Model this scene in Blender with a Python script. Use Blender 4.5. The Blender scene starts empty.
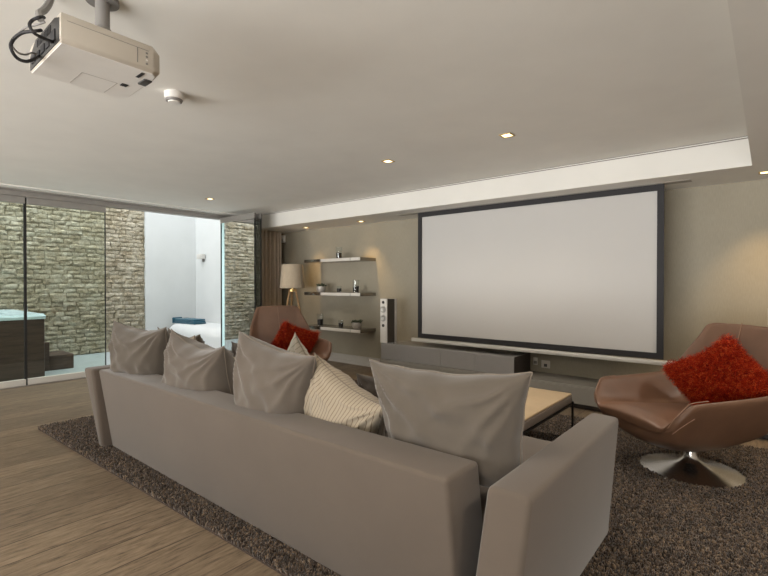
import bpy, bmesh, math, random
import numpy as np
from mathutils import Vector, Matrix, noise
random.seed(7); RNG = np.random.default_rng(7)
PI = math.pi
C = bpy.context.scene.collection

# ------------------------------------------------------------------ helpers
def lin(r, g, b):
    f = lambda c: (c/255/12.92) if c/255 <= .04045 else ((c/255+.055)/1.055)**2.4
    return (f(r), f(g), f(b), 1)

class NT:
    def __init__(s, name):
        s.m = bpy.data.materials.new(name); s.m.use_nodes = True
        s.t = s.m.node_tree; s.t.nodes.clear()
        s.out = s.n('ShaderNodeOutputMaterial')
    def n(s, typ, **kw):
        nd = s.t.nodes.new(typ)
        for k, v in kw.items():
            if k.startswith('i_'):
                key = k[2:]; key = int(key) if key.isdigit() else key.replace('_', ' ')
                nd.inputs[key].default_value = v
            else: setattr(nd, k, v)
        return nd
    def l(s, a, b): s.t.links.new(a, b)
    def coords(s, scale=(1, 1, 1), rot=(0, 0, 0), kind='Object'):
        tc = s.n('ShaderNodeTexCoord'); mp = s.n('ShaderNodeMapping')
        mp.inputs['Scale'].default_value = scale; mp.inputs['Rotation'].default_value = rot
        s.l(tc.outputs[kind], mp.inputs['Vector']); return mp.outputs['Vector']
    def noise(s, vec, scale, detail=4, rough=.55):
        nd = s.n('ShaderNodeTexNoise', i_Scale=scale, i_Detail=detail, i_Roughness=rough)
        s.l(vec, nd.inputs['Vector']); return nd.outputs['Fac']
    def ramp(s, fac, stops):
        r = s.n('ShaderNodeValToRGB'); e = r.color_ramp.elements
        while len(e) < len(stops): e.new(.5)
        for el, (p, c) in zip(e, stops): el.position = p; el.color = c
        s.l(fac, r.inputs['Fac']); return r.outputs['Color']
    def mix(s, fac, a, b, mode='MIX'):
        m = s.n('ShaderNodeMix', data_type='RGBA', blend_type=mode)
        for sock, v in ((m.inputs[0], fac), (m.inputs[6], a), (m.inputs[7], b)):
            if hasattr(v, 'is_output'): s.l(v, sock)
            else: sock.default_value = v
        return m.outputs[2]
    def bump(s, h, strength=.3, dist=.01):
        b = s.n('ShaderNodeBump', i_Strength=strength, i_Distance=dist); s.l(h, b.inputs['Height']); return b.outputs['Normal']
    def bsdf(s, color, rough=.5, metal=0, normal=None, **kw):
        p = s.n('ShaderNodeBsdfPrincipled', i_Roughness=rough, i_Metallic=metal)
        for k, v in kw.items(): p.inputs[k.replace('_', ' ')].default_value = v
        if hasattr(color, 'is_output'): s.l(color, p.inputs['Base Color'])
        else: p.inputs['Base Color'].default_value = color
        if normal: s.l(normal, p.inputs['Normal'])
        s.l(p.outputs[0], s.out.inputs['Surface']); return p

def plain(name, rgb, rough=.5, metal=0, var=.06, scale=12, bump=0, bscale=200, bdist=.002, **kw):
    """a surface colour with a faint noise variation and optional fine bump"""
    t = NT(name); v = t.coords(); c = lin(*rgb)
    f = t.noise(v, scale)
    lo = tuple(x*(1-var) for x in c[:3])+(1,); hi = tuple(min(1, x*(1+var)) for x in c[:3])+(1,)
    col = t.ramp(f, [(.3, lo), (.7, hi)])
    nm = t.bump(t.noise(v, bscale, 3), bump, bdist) if bump else None
    t.bsdf(col, rough, metal, nm, **kw); return t.m

def fabric(name, rgb, var=.12, sheen=.35, bump=.25, scale=5):
    t = NT(name); v = t.coords(); c = lin(*rgb)
    f = t.noise(v, scale, 5, .65)
    col = t.ramp(f, [(.25, tuple(x*(1-var) for x in c[:3])+(1,)), (.75, tuple(x*(1+var) for x in c[:3])+(1,))])
    nm = t.bump(t.noise(v, 420, 2), bump, .0015)
    t.bsdf(col, .92, 0, nm, Sheen_Weight=sheen, Sheen_Roughness=.5, Specular_IOR_Level=.15); return t.m

def striped(name, base, line, period=.019, axis=0):
    t = NT(name); tc = t.n('ShaderNodeTexCoord'); sx = t.n('ShaderNodeSeparateXYZ'); t.l(tc.outputs['Object'], sx.inputs[0])
    d = t.n('ShaderNodeMath', operation='DIVIDE'); t.l(sx.outputs[axis], d.inputs[0]); d.inputs[1].default_value = period
    fr = t.n('ShaderNodeMath', operation='FRACT'); t.l(d.outputs[0], fr.inputs[0])
    g = t.n('ShaderNodeMath', operation='GREATER_THAN'); t.l(fr.outputs[0], g.inputs[0]); g.inputs[1].default_value = .84
    col = t.mix(g.outputs[0], lin(*base), lin(*line))
    nm = t.bump(t.noise(tc.outputs['Object'], 350, 2), .25, .0015)
    t.bsdf(col, .9, 0, nm, Sheen_Weight=.2, Specular_IOR_Level=.15); return t.m

def make_obj(name, bm, mat, parent=None, smooth=True, angle=35):
    me = bpy.data.meshes.new(name)
    bmesh.ops.recalc_face_normals(bm, faces=bm.faces[:])
    bm.to_mesh(me); bm.free()
    if smooth:
        for p in me.polygons: p.use_smooth = True
        me.set_sharp_from_angle(angle=math.radians(angle))
    o = bpy.data.objects.new(name, me); C.objects.link(o)
    for m in (mat if isinstance(mat, (list, tuple)) else [mat]): me.materials.append(m)
    if parent: o.parent = parent
    return o

def tag(o, label, cat, group=None, kind=None):
    o['label'] = label; o['category'] = cat
    if group: o['group'] = group
    if kind: o['kind'] = kind
    return o
def thing(name, label, cat, loc=(0, 0, 0), rot=(0, 0, 0), group=None, kind=None):
    o = bpy.data.objects.new(name, None); C.objects.link(o); o.empty_display_size = .1
    o.location = loc; o.rotation_euler = rot
    return tag(o, label, cat, group, kind)
def copy_tree(o, parent=None):
    c = o.copy(); C.objects.link(c)
    if parent: c.parent = parent
    for ch in list(o.children): copy_tree(ch, c)
    return c

def BM(): return bmesh.new()
def bevel_all(bm, r, seg=2):
    bmesh.ops.bevel(bm, geom=bm.edges[:], offset=r, segments=seg, affect='EDGES', profile=.5)
def box(bm, x0, x1, y0, y1, z0, z1, bev=0, seg=2, mi=0):
    t = bmesh.new()
    vs = [t.verts.new(p) for p in ((x0,y0,z0),(x1,y0,z0),(x1,y1,z0),(x0,y1,z0),(x0,y0,z1),(x1,y0,z1),(x1,y1,z1),(x0,y1,z1))]
    for f in ((0,3,2,1),(4,5,6,7),(0,1,5,4),(1,2,6,5),(2,3,7,6),(3,0,4,7)): t.faces.new([vs[i] for i in f])
    if bev: bevel_all(t, bev, seg)
    for f in t.faces: f.material_index = mi
    merge(bm, t)
def hexa(bm, pts, bev=0, seg=2):
    """eight corner points, bottom ring then top ring"""
    t = bmesh.new(); vs = [t.verts.new(p) for p in pts]
    for f in ((0,3,2,1),(4,5,6,7),(0,1,5,4),(1,2,6,5),(2,3,7,6),(3,0,4,7)): t.faces.new([vs[i] for i in f])
    if bev: bevel_all(t, bev, seg)
    merge(bm, t)
def merge(bm, t, mat=None):
    if mat: bmesh.ops.transform(t, matrix=mat, verts=t.verts[:])
    me = bpy.data.meshes.new('tmp'); t.to_mesh(me); t.free(); bm.from_mesh(me); bpy.data.meshes.remove(me)
def lathe(bm, prof, n=32, cx=0, cy=0, cz=0, cap=True):
    rings = []
    for r, z in prof:
        rings.append([bm.verts.new((cx+r*math.cos(2*PI*i/n), cy+r*math.sin(2*PI*i/n), cz+z)) for i in range(n)])
    for a, b in zip(rings, rings[1:]):
        for i in range(n): bm.faces.new((a[i], a[(i+1) % n], b[(i+1) % n], b[i]))
    if cap:
        bm.faces.new(rings[0][::-1]); bm.faces.new(rings[-1])
def tube(bm, pts, r, n=8, closed=False):
    pts = [Vector(p) for p in pts]; rings = []; N = len(pts); up = None
    for i, p in enumerate(pts):
        if closed: d = pts[(i+1) % N]-pts[i-1]
        else: d = pts[min(i+1, N-1)]-pts[max(i-1, 0)]
        d.normalize()
        if up is None: up = d.orthogonal().normalized()
        up = (up-d*up.dot(d)); up = up.normalized() if up.length > 1e-6 else d.orthogonal().normalized()
        s = d.cross(up); rr = r[i] if isinstance(r, (list, tuple)) else r
        rings.append([bm.verts.new(p+(up*math.cos(2*PI*k/n)+s*math.sin(2*PI*k/n))*rr) for k in range(n)])
    for i in range(N if closed else N-1):
        a, b = rings[i], rings[(i+1) % N]
        for k in range(n): bm.faces.new((a[k], a[(k+1) % n], b[(k+1) % n], b[k]))
    if not closed: bm.faces.new(rings[0][::-1]); bm.faces.new(rings[-1])
def smooth_path(pts, k=6):
    pts = [Vector(p) for p in pts]; out = []
    for i in range(len(pts)-1):
        p0, p1, p2, p3 = pts[max(i-1, 0)], pts[i], pts[i+1], pts[min(i+2, len(pts)-1)]
        for j in range(k):
            t = j/k
            out.append(.5*((2*p1)+(p2-p0)*t+(2*p0-5*p1+4*p2-p3)*t*t+(3*p1-p0-3*p2+p3)*t**3))
    out.append(pts[-1]); return out
def raw_mesh(name, verts, faces_idx, nper, mat, parent=None, smooth=True):
    """fast mesh from numpy arrays; every face has nper corners"""
    me = bpy.data.meshes.new(name); nv, nf = len(verts), len(faces_idx)
    me.vertices.add(nv); me.vertices.foreach_set('co', verts.astype(np.float32).ravel())
    me.loops.add(nf*nper); me.loops.foreach_set('vertex_index', faces_idx.astype(np.int32).ravel())
    me.polygons.add(nf); me.polygons.foreach_set('loop_start', np.arange(0, nf*nper, nper, dtype=np.int32))
    me.polygons.foreach_set('use_smooth', np.full(nf, smooth))
    me.update(calc_edges=True); me.validate()
    me.materials.append(mat)
    o = bpy.data.objects.new(name, me); C.objects.link(o)
    if parent: o.parent = parent
    return o

# ------------------------------------------------------------------ materials
M = {}
def oak():
    t = NT('oak_planks'); v = t.coords((1, 1, 1), (0, 0, PI/2))
    br = t.n('ShaderNodeTexBrick', offset=.37, i_Scale=1, i_Mortar_Size=.0048, i_Mortar_Smooth=.15, i_Bias=0, i_Brick_Width=7.3, i_Row_Height=.20)
    br.inputs['Color1'].default_value = (.0, .0, .0, 1); br.inputs['Color2'].default_value = (1, 1, 1, 1); br.inputs['Mortar'].default_value = (.5, .5, .5, 1)
    t.l(v, br.inputs['Vector'])
    base = t.ramp(br.outputs['Color'], [(0, lin(120, 107, 92)), (1, lin(142, 128, 110))])
    g = t.coords((17, 2.0, 1)); f1 = t.noise(g, 2.2, 8, .7)
    off = t.n('ShaderNodeVectorMath', operation='MULTIPLY_ADD'); t.l(br.outputs['Color'], off.inputs[0]); off.inputs[1].default_value = (7, 13, 0); t.l(g, off.inputs[2])
    f2 = t.noise(off.outputs[0], 3.1, 9, .75)
    col = t.mix(.8, base, t.ramp(f2, [(.36, lin(84, 72, 60)), (.43, lin(176, 165, 152)), (.55, lin(224, 217, 207)), (.68, lin(255, 252, 246))]), 'MULTIPLY')
    col = t.mix(br.outputs['Fac'], col, lin(78, 65, 53))
    mm = t.n('ShaderNodeMath', operation='MULTIPLY_ADD'); t.l(br.outputs['Fac'], mm.inputs[0]); mm.inputs[1].default_value = -1.5; t.l(f2, mm.inputs[2])
    t.bsdf(col, .5, 0, t.bump(mm.outputs[0], .35, .002), Specular_IOR_Level=.35); return t.m
M['oak'] = oak()
M['ceiling'] = plain('ceiling_paint', (232, 229, 222), .9, var=.025, scale=2.5, bump=.05, bscale=90)
M['cove'] = plain('soffit_paint', (224, 221, 214), .9, var=.02, scale=3)
def wallpaper():
    t = NT('taupe_wallpaper'); v = t.coords((60, 60, 6)); f = t.noise(v, 3, 5, .6)
    w = t.noise(t.coords((1.3, 1.3, .7)), 1.6, 3)
    col = t.ramp(f, [(.3, lin(146, 139, 122)), (.7, lin(162, 153, 135))])
    col = t.mix(.25, col, t.ramp(w, [(.3, lin(138, 131, 113)), (.7, lin(168, 159, 140))]))
    t.bsdf(col, .75, 0, t.bump(f, .15, .001)); return t.m
M['wall'] = wallpaper()
M['white_wall'] = plain('white_render', (200, 202, 201), .9, var=.03, scale=2, bump=.2, bscale=60, bdist=.003)
M['skirt'] = plain('skirting_paint', (165, 160, 152), .55, var=.03)
M['back_wall'] = plain('pale_wall_paint', (205, 198, 188), .9, var=.03, scale=2)
def stone():
    t = NT('weathered_brick'); geo = t.n('ShaderNodeNewGeometry'); v = t.coords()
    rnd = geo.outputs['Random Per Island']
    c = t.ramp(rnd, [(0, lin(184, 173, 152)), (.35, lin(204, 196, 178)), (.6, lin(194, 184, 163)), (.8, lin(216, 210, 196)), (1, lin(172, 160, 138))])
    f = t.noise(v, 38, 10, .8); g = t.noise(v, 6, 5, .7); big = t.noise(v, 1.1, 4, .6)
    c = t.mix(.8, c, t.ramp(f, [(.36, lin(66, 58, 44)), (.5, lin(196, 190, 174)), (.66, lin(255, 253, 246))]), 'MULTIPLY')
    c = t.mix(t.ramp(g, [(.45, (0, 0, 0, 1)), (.75, (.75, .75, .75, 1))]), c, lin(214, 208, 192))
    c = t.mix(t.ramp(big, [(.5, (0, 0, 0, 1)), (.75, (.5, .5, .5, 1))]), c, lin(140, 132, 104))
    t.bsdf(c, .95, 0, t.bump(f, .9, .02)); return t.m
M['stone'] = stone()
M['paving'] = plain('wet_grey_paving', (165, 176, 178), .35, var=.1, scale=4)
M['alu'] = plain('anodised_aluminium', (168, 164, 160), .38, .65, var=.03)
M['alu_white'] = plain('pale_aluminium', (205, 202, 196), .45, .2, var=.02)
M['dark_gap'] = plain('shadow_gap', (128, 120, 112), .9)
def glass(name, tint, refl, rough=0.0):
    t = NT(name); tr = t.n('ShaderNodeBsdfTransparent'); tr.inputs[0].default_value = tint
    gl = t.n('ShaderNodeBsdfGlossy', i_Roughness=rough); gl.inputs[0].default_value = (.95, .97, .96, 1)
    fr = t.n('ShaderNodeLayerWeight', i_Blend=.5); pw = t.n('ShaderNodeMath', operation='POWER'); t.l(fr.outputs['Facing'], pw.inputs[0]); pw.inputs[1].default_value = 4
    ml = t.n('ShaderNodeMath', operation='MULTIPLY_ADD', use_clamp=True); t.l(pw.outputs[0], ml.inputs[0]); ml.inputs[1].default_value = refl[0]; ml.inputs[2].default_value = refl[1]
    mx = t.n('ShaderNodeMixShader'); t.l(ml.outputs[0], mx.inputs[0]); t.l(tr.outputs[0], mx.inputs[1]); t.l(gl.outputs[0], mx.inputs[2])
    t.l(mx.outputs[0], t.out.inputs['Surface']); return t.m
M['pane'] = glass('green_tinted_glass', (.925, .965, .935, 1), (.8, .03))
M['stack_pane'] = glass('mirroring_stacked_glass', (.92, .92, .92, 1), (.3, .74))
M['tumbler'] = glass('clear_glass', (.95, .96, .96, 1), (.35, .02), .02)
M['glass_edge'] = plain('pale_cyan_glass_edge', (205, 240, 244), .25, var=.02)
M['gasket'] = plain('black_rubber_gasket', (26, 26, 25), .6)
M['sofa'] = fabric('taupe_suede', (90, 80, 71), .07, .25, .2, 3)
M['sofa_seam'] = fabric('taupe_seam', (76, 69, 62), .05, .2, .1)
M['pillow'] = fabric('taupe_velvet', (92, 83, 74), .08, .4, .25, 7)
M['pillow_dark'] = fabric('brown_velvet', (68, 60, 54), .1, .4, .25, 7)
M['pillow_mid'] = fabric('mushroom_velvet', (86, 78, 69), .08, .35, .25, 7)
M['pipe'] = fabric('pale_piping', (116, 105, 93), .05, .2, .1)
M['stripe'] = striped('striped_linen', (150, 138, 120), (106, 92, 74))
M['cream'] = striped('cream_striped_linen', (158, 150, 137), (128, 118, 102), .03)
def leather():
    t = NT('brown_leather'); v = t.coords(); f = t.noise(v, 4, 4); g = t.n('ShaderNodeTexVoronoi', i_Scale=260); t.l(v, g.inputs['Vector'])
    t.bsdf(t.ramp(f, [(.3, lin(97, 70, 53)), (.7, lin(112, 82, 63))]), .42, 0, t.bump(g.outputs['Distance'], .12, .001), Specular_IOR_Level=.45); return t.m
M['leather'] = leather()
M['leather_seam'] = plain('leather_stitching', (140, 108, 88), .5)
M['chrome'] = plain('polished_chrome', (205, 204, 202), .2, 1, var=.02)
M['black_metal'] = plain('black_steel', (32, 29, 27), .45, .4)
def fur():
    t = NT('red_fur'); geo = t.n('ShaderNodeNewGeometry')
    c = t.ramp(geo.outputs['Random Per Island'], [(0, lin(100, 14, 4)), (.45, lin(160, 32, 10)), (.8, lin(194, 58, 20)), (1, lin(222, 104, 52))])
    t.bsdf(c, .7, 0, Specular_IOR_Level=.1); return t.m
M['fur'] = fur()
M['fur_base'] = plain('red_hide', (120, 24, 12), .9)
def pile():
    t = NT('brown_shag'); geo = t.n('ShaderNodeNewGeometry')
    c = t.ramp(geo.outputs['Random Per Island'], [(0, lin(34, 26, 21)), (.4, lin(58, 47, 38)), (.75, lin(80, 66, 54)), (1, lin(116, 98, 78))])
    t.bsdf(c, .85, 0, Sheen_Weight=.2, Specular_IOR_Level=.2); return t.m
M['pile'] = pile()
M['rug'] = plain('rug_backing', (62, 50, 42), .95, var=.2, scale=60)
M['gloss_grey'] = plain('grey_gloss_lacquer', (142, 139, 137), .14, var=.02)
M['bench_grey'] = plain('grey_satin_lacquer', (132, 128, 121), .25, var=.02)
M['dark_side'] = plain('dark_plinth_shaded_end', (58, 50, 45), .4)  # dark plinth colour, also paints the shade on the cabinet end
M['screen'] = plain('white_screen_fabric', (193, 190, 186), .9, var=.012, scale=1.5)
M['black'] = plain('matt_black', (36, 34, 36), .7)
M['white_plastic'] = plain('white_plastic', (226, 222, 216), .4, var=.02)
M['beige_plastic'] = plain('light_grey_plastic', (206, 199, 190), .45, var=.02)
M['case_shaded'] = plain('shaded_case_plastic', (188, 179, 166), .45, var=.02)  # projector shell toned down to stand for its shaded sides
M['seam_grey'] = plain('pale_grey_seam', (176, 170, 162), .5)
M['dark_plastic'] = plain('dark_grey_plastic', (62, 60, 58), .5)
M['mid_plastic'] = plain('grey_plastic', (128, 124, 120), .5)
M['speaker_side'] = plain('dark_graphite_veneer', (74, 68, 62), .45)
M['cone'] = plain('silver_cone', (190, 188, 184), .35, .6)
M['curtain'] = fabric('taupe_curtain', (205, 191, 174), .1, .3, .2, 4)
M['shade'] = fabric('linen_lamp_shade', (172, 158, 138), .05, .1, .3, 30)
M['lamp_wood'] = plain('pale_timber', (150, 118, 78), .5, var=.15, scale=20)
M['chrome_shelf'] = plain('mirror_shelf_edge', (150, 144, 136), .12, .9, var=.02)
M['shelf_white'] = plain('white_gloss_shelf', (214, 208, 199), .2, var=.02)
M['bowl'] = plain('silver_ceramic', (176, 170, 162), .3, .25)
M['leaf'] = plain('dark_succulent', (58, 66, 44), .6, var=.3, scale=40)
M['candle'] = plain('dark_wax', (36, 30, 27), .5)
M['tan_top'] = plain('tan_veneer', (172, 148, 114), .4, var=.07, scale=6)
M['table_side'] = plain('grey_brown_leather', (112, 101, 92), .5, var=.06)
def deck():
    t = NT('dark_timber_cladding'); v = t.coords((1, 1, 14)); f = t.noise(v, 3, 6, .6)
    t.bsdf(t.ramp(f, [(.3, lin(54, 42, 36)), (.7, lin(84, 66, 56))]), .55, 0, t.bump(f, .3, .003)); return t.m
M['deck'] = deck()
M['acrylic'] = plain('pale_blue_acrylic', (196, 218, 226), .2, var=.04)
def water():
    t = NT('tub_water'); v = t.coords(); t.bsdf(lin(120, 176, 196), .06, 0, t.bump(t.noise(v, 9, 3), .3, .01)); return t.m
M['water'] = water()
M['towel'] = fabric('teal_towelling', (28, 78, 96), .15, .3, .6, 20)
M['brass'] = plain('warm_brass', (196, 168, 110), .3, .8)
def emit(name, rgb, s):
    t = NT(name); e = t.n('ShaderNodeEmission', i_Strength=s); e.inputs[0].default_value = lin(*rgb); t.l(e.outputs[0], t.out.inputs['Surface']); return t.m
M['lamp_glow'] = emit('downlight_glow', (255, 226, 178), 6)

# ------------------------------------------------------------------ room shell
XL, XR, YW, YB, ZC, ZS = -6.80, 2.2, 5.25, -4.4, 2.40, 2.167
YS, XS = 4.58, -.111                       # lower ceiling edges
XG = -6.95                                # glazing line
def struct(name, bm, mat, label, cat, smooth=False):
    return tag(make_obj(name, bm, mat, None, smooth), label, cat, None, 'structure')
b = BM(); box(b, -7.05, XR+.1, YB-.1, YW+.1, -.1, 0); struct('floor', b, M['oak'], 'grey-beige oak plank floor running toward the screen wall', 'floor')
b = BM()
box(b, -6.74, XS, YB-.1, YS, ZC, ZC+.12); box(b, -7.15, -6.74, YB-.1, YS, ZC+.02, ZC+.12)
struct('ceiling', b, M['ceiling'], 'pale grey plastered main ceiling over the seating area', 'ceiling')
b = BM()
box(b, -7.15, -.35, YS, YW+.1, ZS, ZC+.12); box(b, XS, XR+.1, YB-.1, YS, ZS, ZC+.12); box(b, -.35, XR+.1, YS, YW+.1, ZS, ZC+.12)
struct('ceiling_soffit', b, M['cove'], 'lowered white ceiling band along the screen wall and right side', 'ceiling')
b = BM()
box(b, -6.74, XS, YS-.006, YS+.0, ZC-.02, ZC-.013); box(b, -6.74, XS, YS-.012, YS, ZC-.002, ZC+.001)
struct('trim_1', b, M['dark_gap'], 'thin shadow line where the main ceiling meets the lowered band', 'trim')
b = BM(); box(b, -7.0, XR, YW, YW+.12, 0, ZS+.05); struct('wall_back', b, M['wall'], 'taupe textured wall behind the projection screen', 'wall')
b = BM(); box(b, -7.1, XL, 4.42, YW+.1, 0, ZC); struct('wall_left', b, M['wall'], 'short wall behind the curtain beside the glass doors', 'wall')
b = BM(); box(b, -7.1, XL, YB, -.275, 0, ZC); struct('wall_left_rear', b, M['back_wall'], 'pale side wall beyond the glass doors, behind the viewer', 'wall')
# walls behind and right of the viewpoint, with a long opening added in the rear one for fill light
b = BM(); WX0, WX1, WZ0, WZ1 = -6.2, 1.8, .25, 1.55
box(b, -7.1, WX0, YB-.15, YB, 0, ZC); box(b, WX1, XR+.1, YB-.15, YB, 0, ZC)
box(b, WX0, WX1, YB-.15, YB, 0, WZ0); box(b, WX0, WX1, YB-.15, YB, WZ1, ZC)
struct('wall_front', b, M['back_wall'], 'pale wall behind the viewer with a long opening added for fill light', 'wall')
b = BM(); box(b, XR, XR+.15, YB-.1, YW+.1, 0, ZC); struct('wall_right', b, M['back_wall'], 'pale wall at the right end of the room', 'wall')
b = BM(); box(b, -6.78, -4.05, YW-.018, YW, 0, .135); box(b, -6.78, -4.05, YW-.03, YW-.018, 0, .05)
struct('baseboard_back', b, M['skirt'], 'grey skirting board under the floating shelves', 'skirting')

# glazing: head track and sill, then door leaves
b = BM()
box(b, XG-.10, XG+.0, -.275, 4.45, 2.31, ZC+.03); box(b, XG, XG+.06, -.275, 4.45, 2.372, 2.384)
struct('trim_2', b, M['alu'], 'aluminium head track above the glass doors', 'door track')
b = BM(); box(b, XG+.06, -6.74, -.275, 4.42, 2.385, ZC+.03); struct('trim_3', b, M['cove'], 'pale ceiling margin strip along the glass doors', 'trim')
b = BM(); box(b, -6.752, -6.742, YB, YS, ZC-.003, ZC+.004); struct('trim_4', b, M['dark_gap'], 'dark shadow line in the ceiling along the glass doors', 'trim')
b = BM(); box(b, XG-.14, XG-.02, -.275, 4.45, -.02, .012); struct('trim_5', b, M['alu'], 'aluminium floor track under the glass doors', 'door track')

def leaf(name, label, y0, y1):
    t = thing(name, label, 'glass door', (XG-.05, y0, .012), (0, 0, 0), 'frameless glass door leaves', 'structure')
    w = y1-y0
    b = BM(); box(b, -.006, .006, .008, w-.008, .06, 2.24); make_obj('glass_pane', b, M['pane'], t, False)
    b = BM(); box(b, -.02, .03, .003, w-.003, 0, .075, .004); make_obj('bottom_rail', b, M['alu_white'], t, False)
    b = BM(); box(b, -.02, .03, .003, w-.003, 2.215, 2.298, .004); make_obj('top_rail', b, M['alu'], t, False)
    b = BM(); box(b, -.009, .012, w-.011, w-.002, .07, 2.22); make_obj('edge_seal', b, M['gasket'], t, False)
    return t
leaf('door_1', 'closed glass door leaf at the left edge in front of the hot tub', .64, 1.54)
l2 = leaf('door_2', 'closed glass door leaf in front of brick wall and dark tub steps', 1.552, 2.435)
leaf('door_3', 'closed glass door leaf nearest the viewer, mostly out of view', -.262, .628)
b = BM(); box(b, -.012, .022, -.026, .0, .0, 2.29); make_obj('meeting_stile', b, M['gasket'], l2, False)
# opened leaves, stacked square to the track
def stacked(name, label, y, x1, shift):
    t = thing(name, label, 'glass door', (XG, y, .012), (0, 0, 0), 'opened glass door leaves', 'structure')
    L = x1-XG
    b = BM(); box(b, .03, L-.02, -.005, .005, .06, 2.24); make_obj('glass_pane', b, M['stack_pane'], t, False)
    b = BM(); box(b, .0, L, -.02, .02, 0, .075, .004); make_obj('bottom_rail', b, M['alu_white'], t, False)
    b = BM(); box(b, .0, L, -.02, .02, 2.235, 2.32, .004); make_obj('top_rail', b, M['alu'], t, False)
    b = BM(); box(b, L-.012, L, -.008, .008, .0, 2.32); make_obj('edge_seal', b, M['gasket'], t, False)
    b = BM(); box(b, .0, .03, -.012, .012, .06, 2.24); make_obj('hinge_stile', b, M['gasket'], t, False)
    b = BM(); box(b, .032, .105, -.0065, .0065, .08, 2.235); make_obj('glass_edge', b, M['glass_edge'], t, False)
    return t
stacked('door_4', 'opened glass door leaf folded square to the track, front of the pair', 4.146, -6.0, 0)
stacked('door_5', 'opened glass door leaf directly behind the front folded leaf', 4.255, -6.0, 0)

# ------------------------------------------------------------------ courtyard
XB, CT = -9.4, 4.5
b = BM(); box(b, -11.0, -7.1, -4.2, 5.2, -.12, -.012); struct('ground_courtyard', b, M['paving'], 'blue-grey courtyard paving outside the glass doors', 'paving')
b = BM(); y = 0; z = -.01; row = 0
Y0, Y1 = -4.1, 3.967
box(b, XB-.2, XB-.035, Y0, Y1, -.01, CT)
while z < CT:
    h = random.uniform(.072, .084); y = Y0+random.uniform(-.2, 0)
    while y < Y1:
        L = random.uniform(.15, .25); a0, a1 = max(y, Y0), min(y+L-.008, Y1)
        if a1-a0 > .03:
            t = bmesh.new(); d = random.uniform(-.014, .010)
            nx, nz = 7, 4; g = {}
            for i in range(nx):
                for k in range(nz):
                    e = i in (0, nx-1) or k in (0, nz-1)
                    g[i, k] = t.verts.new((XB+d-(.010 if e else 0)+random.uniform(-.017, .013), a0+(a1-a0)*i/(nx-1)+random.uniform(-.004, .004), z+(h-.006)*k/(nz-1)+random.uniform(-.006, .006)))
            for i in range(nx-1):
                for k in range(nz-1): t.faces.new((g[i, k], g[i+1, k], g[i+1, k+1], g[i, k+1]))
            ring = [g[i, 0] for i in range(nx)]+[g[nx-1, k] for k in range(1, nz)]+[g[i, nz-1] for i in range(nx-2, -1, -1)]+[g[0, k] for k in range(nz-2, 0, -1)]
            bk = [t.verts.new((XB-.05, q.co.y, q.co.z)) for q in ring]
            for i in range(len(ring)):
                j = (i+1) % len(ring); t.faces.new((ring[j], ring[i], bk[i], bk[j]))
            merge(b, t)
        y += L
    z += h
tag(make_obj('wall_courtyard', b, M['stone'], None, True, 60), 'weathered pale brick wall across the courtyard', 'wall', None, 'structure')
b = BM(); box(b, XB-.2, XB+.03, 3.967, 5.2, -.01, CT); box(b, XB, -7.1, 4.995, 5.2, -.01, CT)
struct('wall_courtyard_white', b, M['white_wall'], 'white rendered corner of the courtyard behind the bench', 'wall')
b = BM(); box(b, -11, -7.05, -4.3, -4.1, -.01, CT); struct('wall_courtyard_end', b, M['white_wall'], 'white courtyard wall beyond the hot tub', 'wall')
b = BM(); box(b, -7.15, -7.05, 4.45, 5.2, 0, CT); box(b, -7.15, -7.05, -4.2, 5.2, ZC+.03, CT)
struct('wall_outside', b, M['white_wall'], 'white outside face of the house above the glass doors', 'wall')

# white rendered bench with rounded front
b = BM()
prof = [(4.30, 0), (4.30, .30)]+[(4.30+.16*(1-math.cos(a)), .30+.16*math.sin(a)) for a in [PI/2*i/8 for i in range(1, 9)]]+[(4.99, .46), (4.99, 0)]
x0, x1 = -9.25, -7.2
def rng(x, ins): return [b.verts.new((x, y+(ins if y < 4.98 else 0), max(z-ins*.6, 0) if z > .2 else z)) for y, z in prof]
secs = [rng(x0, .10), rng(x0+.03, .05), rng(x0+.08, .02), rng(x0+.16, 0), rng(x1, 0)]
for s0, s1 in zip(secs, secs[1:]):
    for i in range(len(prof)):
        j = (i+1) % len(prof); b.faces.new((s0[i], s0[j], s1[j], s1[i]))
b.faces.new(secs[0]); b.faces.new(secs[-1][::-1])
tag(make_obj('garden_bench', b, M['white_wall']), 'white rendered courtyard bench with rounded edge', 'bench')
# folded towel: layered folds
t = thing('towel', 'teal towel folded on the white courtyard bench', 'towel', (-8.90, 4.62, .461), (0, 0, .12))
for k in range(3):
    b = BM(); n = 14
    box(b, -.34+.01*k, .34-.015*k, -.13, .13, .0+.031*k, .030+.031*k, .012, 3)
    bmesh.ops.subdivide_edges(b, edges=[e for e in b.edges if e.calc_length() > .2], cuts=8, use_grid_fill=True)
    for v in b.verts: v.co.z += .006*noise.noise(v.co*9+Vector((k, 0, 0)))+(.004 if v.co.z > .02*k else 0)
    make_obj('fold', b, M['towel'], t, True, 60)
b = BM(); box(b, -.375, -.345, -.15, .06, -.03, .085, .012, 3); make_obj('hanging_end', b, M['towel'], t)
t.children[-1].location.z = .03
# square wall light
t = thing('wall_light', 'square grey wall light on the white courtyard wall', 'wall light', (-9.03, 4.995, 1.81))
b = BM(); box(b, -.03, .03, -.03, 0, -.10, .02, .003); make_obj('back_plate', b, M['mid_plastic'], t)
b = BM(); box(b, -.085, .085, -.12, -.02, -.045, .055, .006); make_obj('lamp_body', b, M['alu_white'], t)

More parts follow.
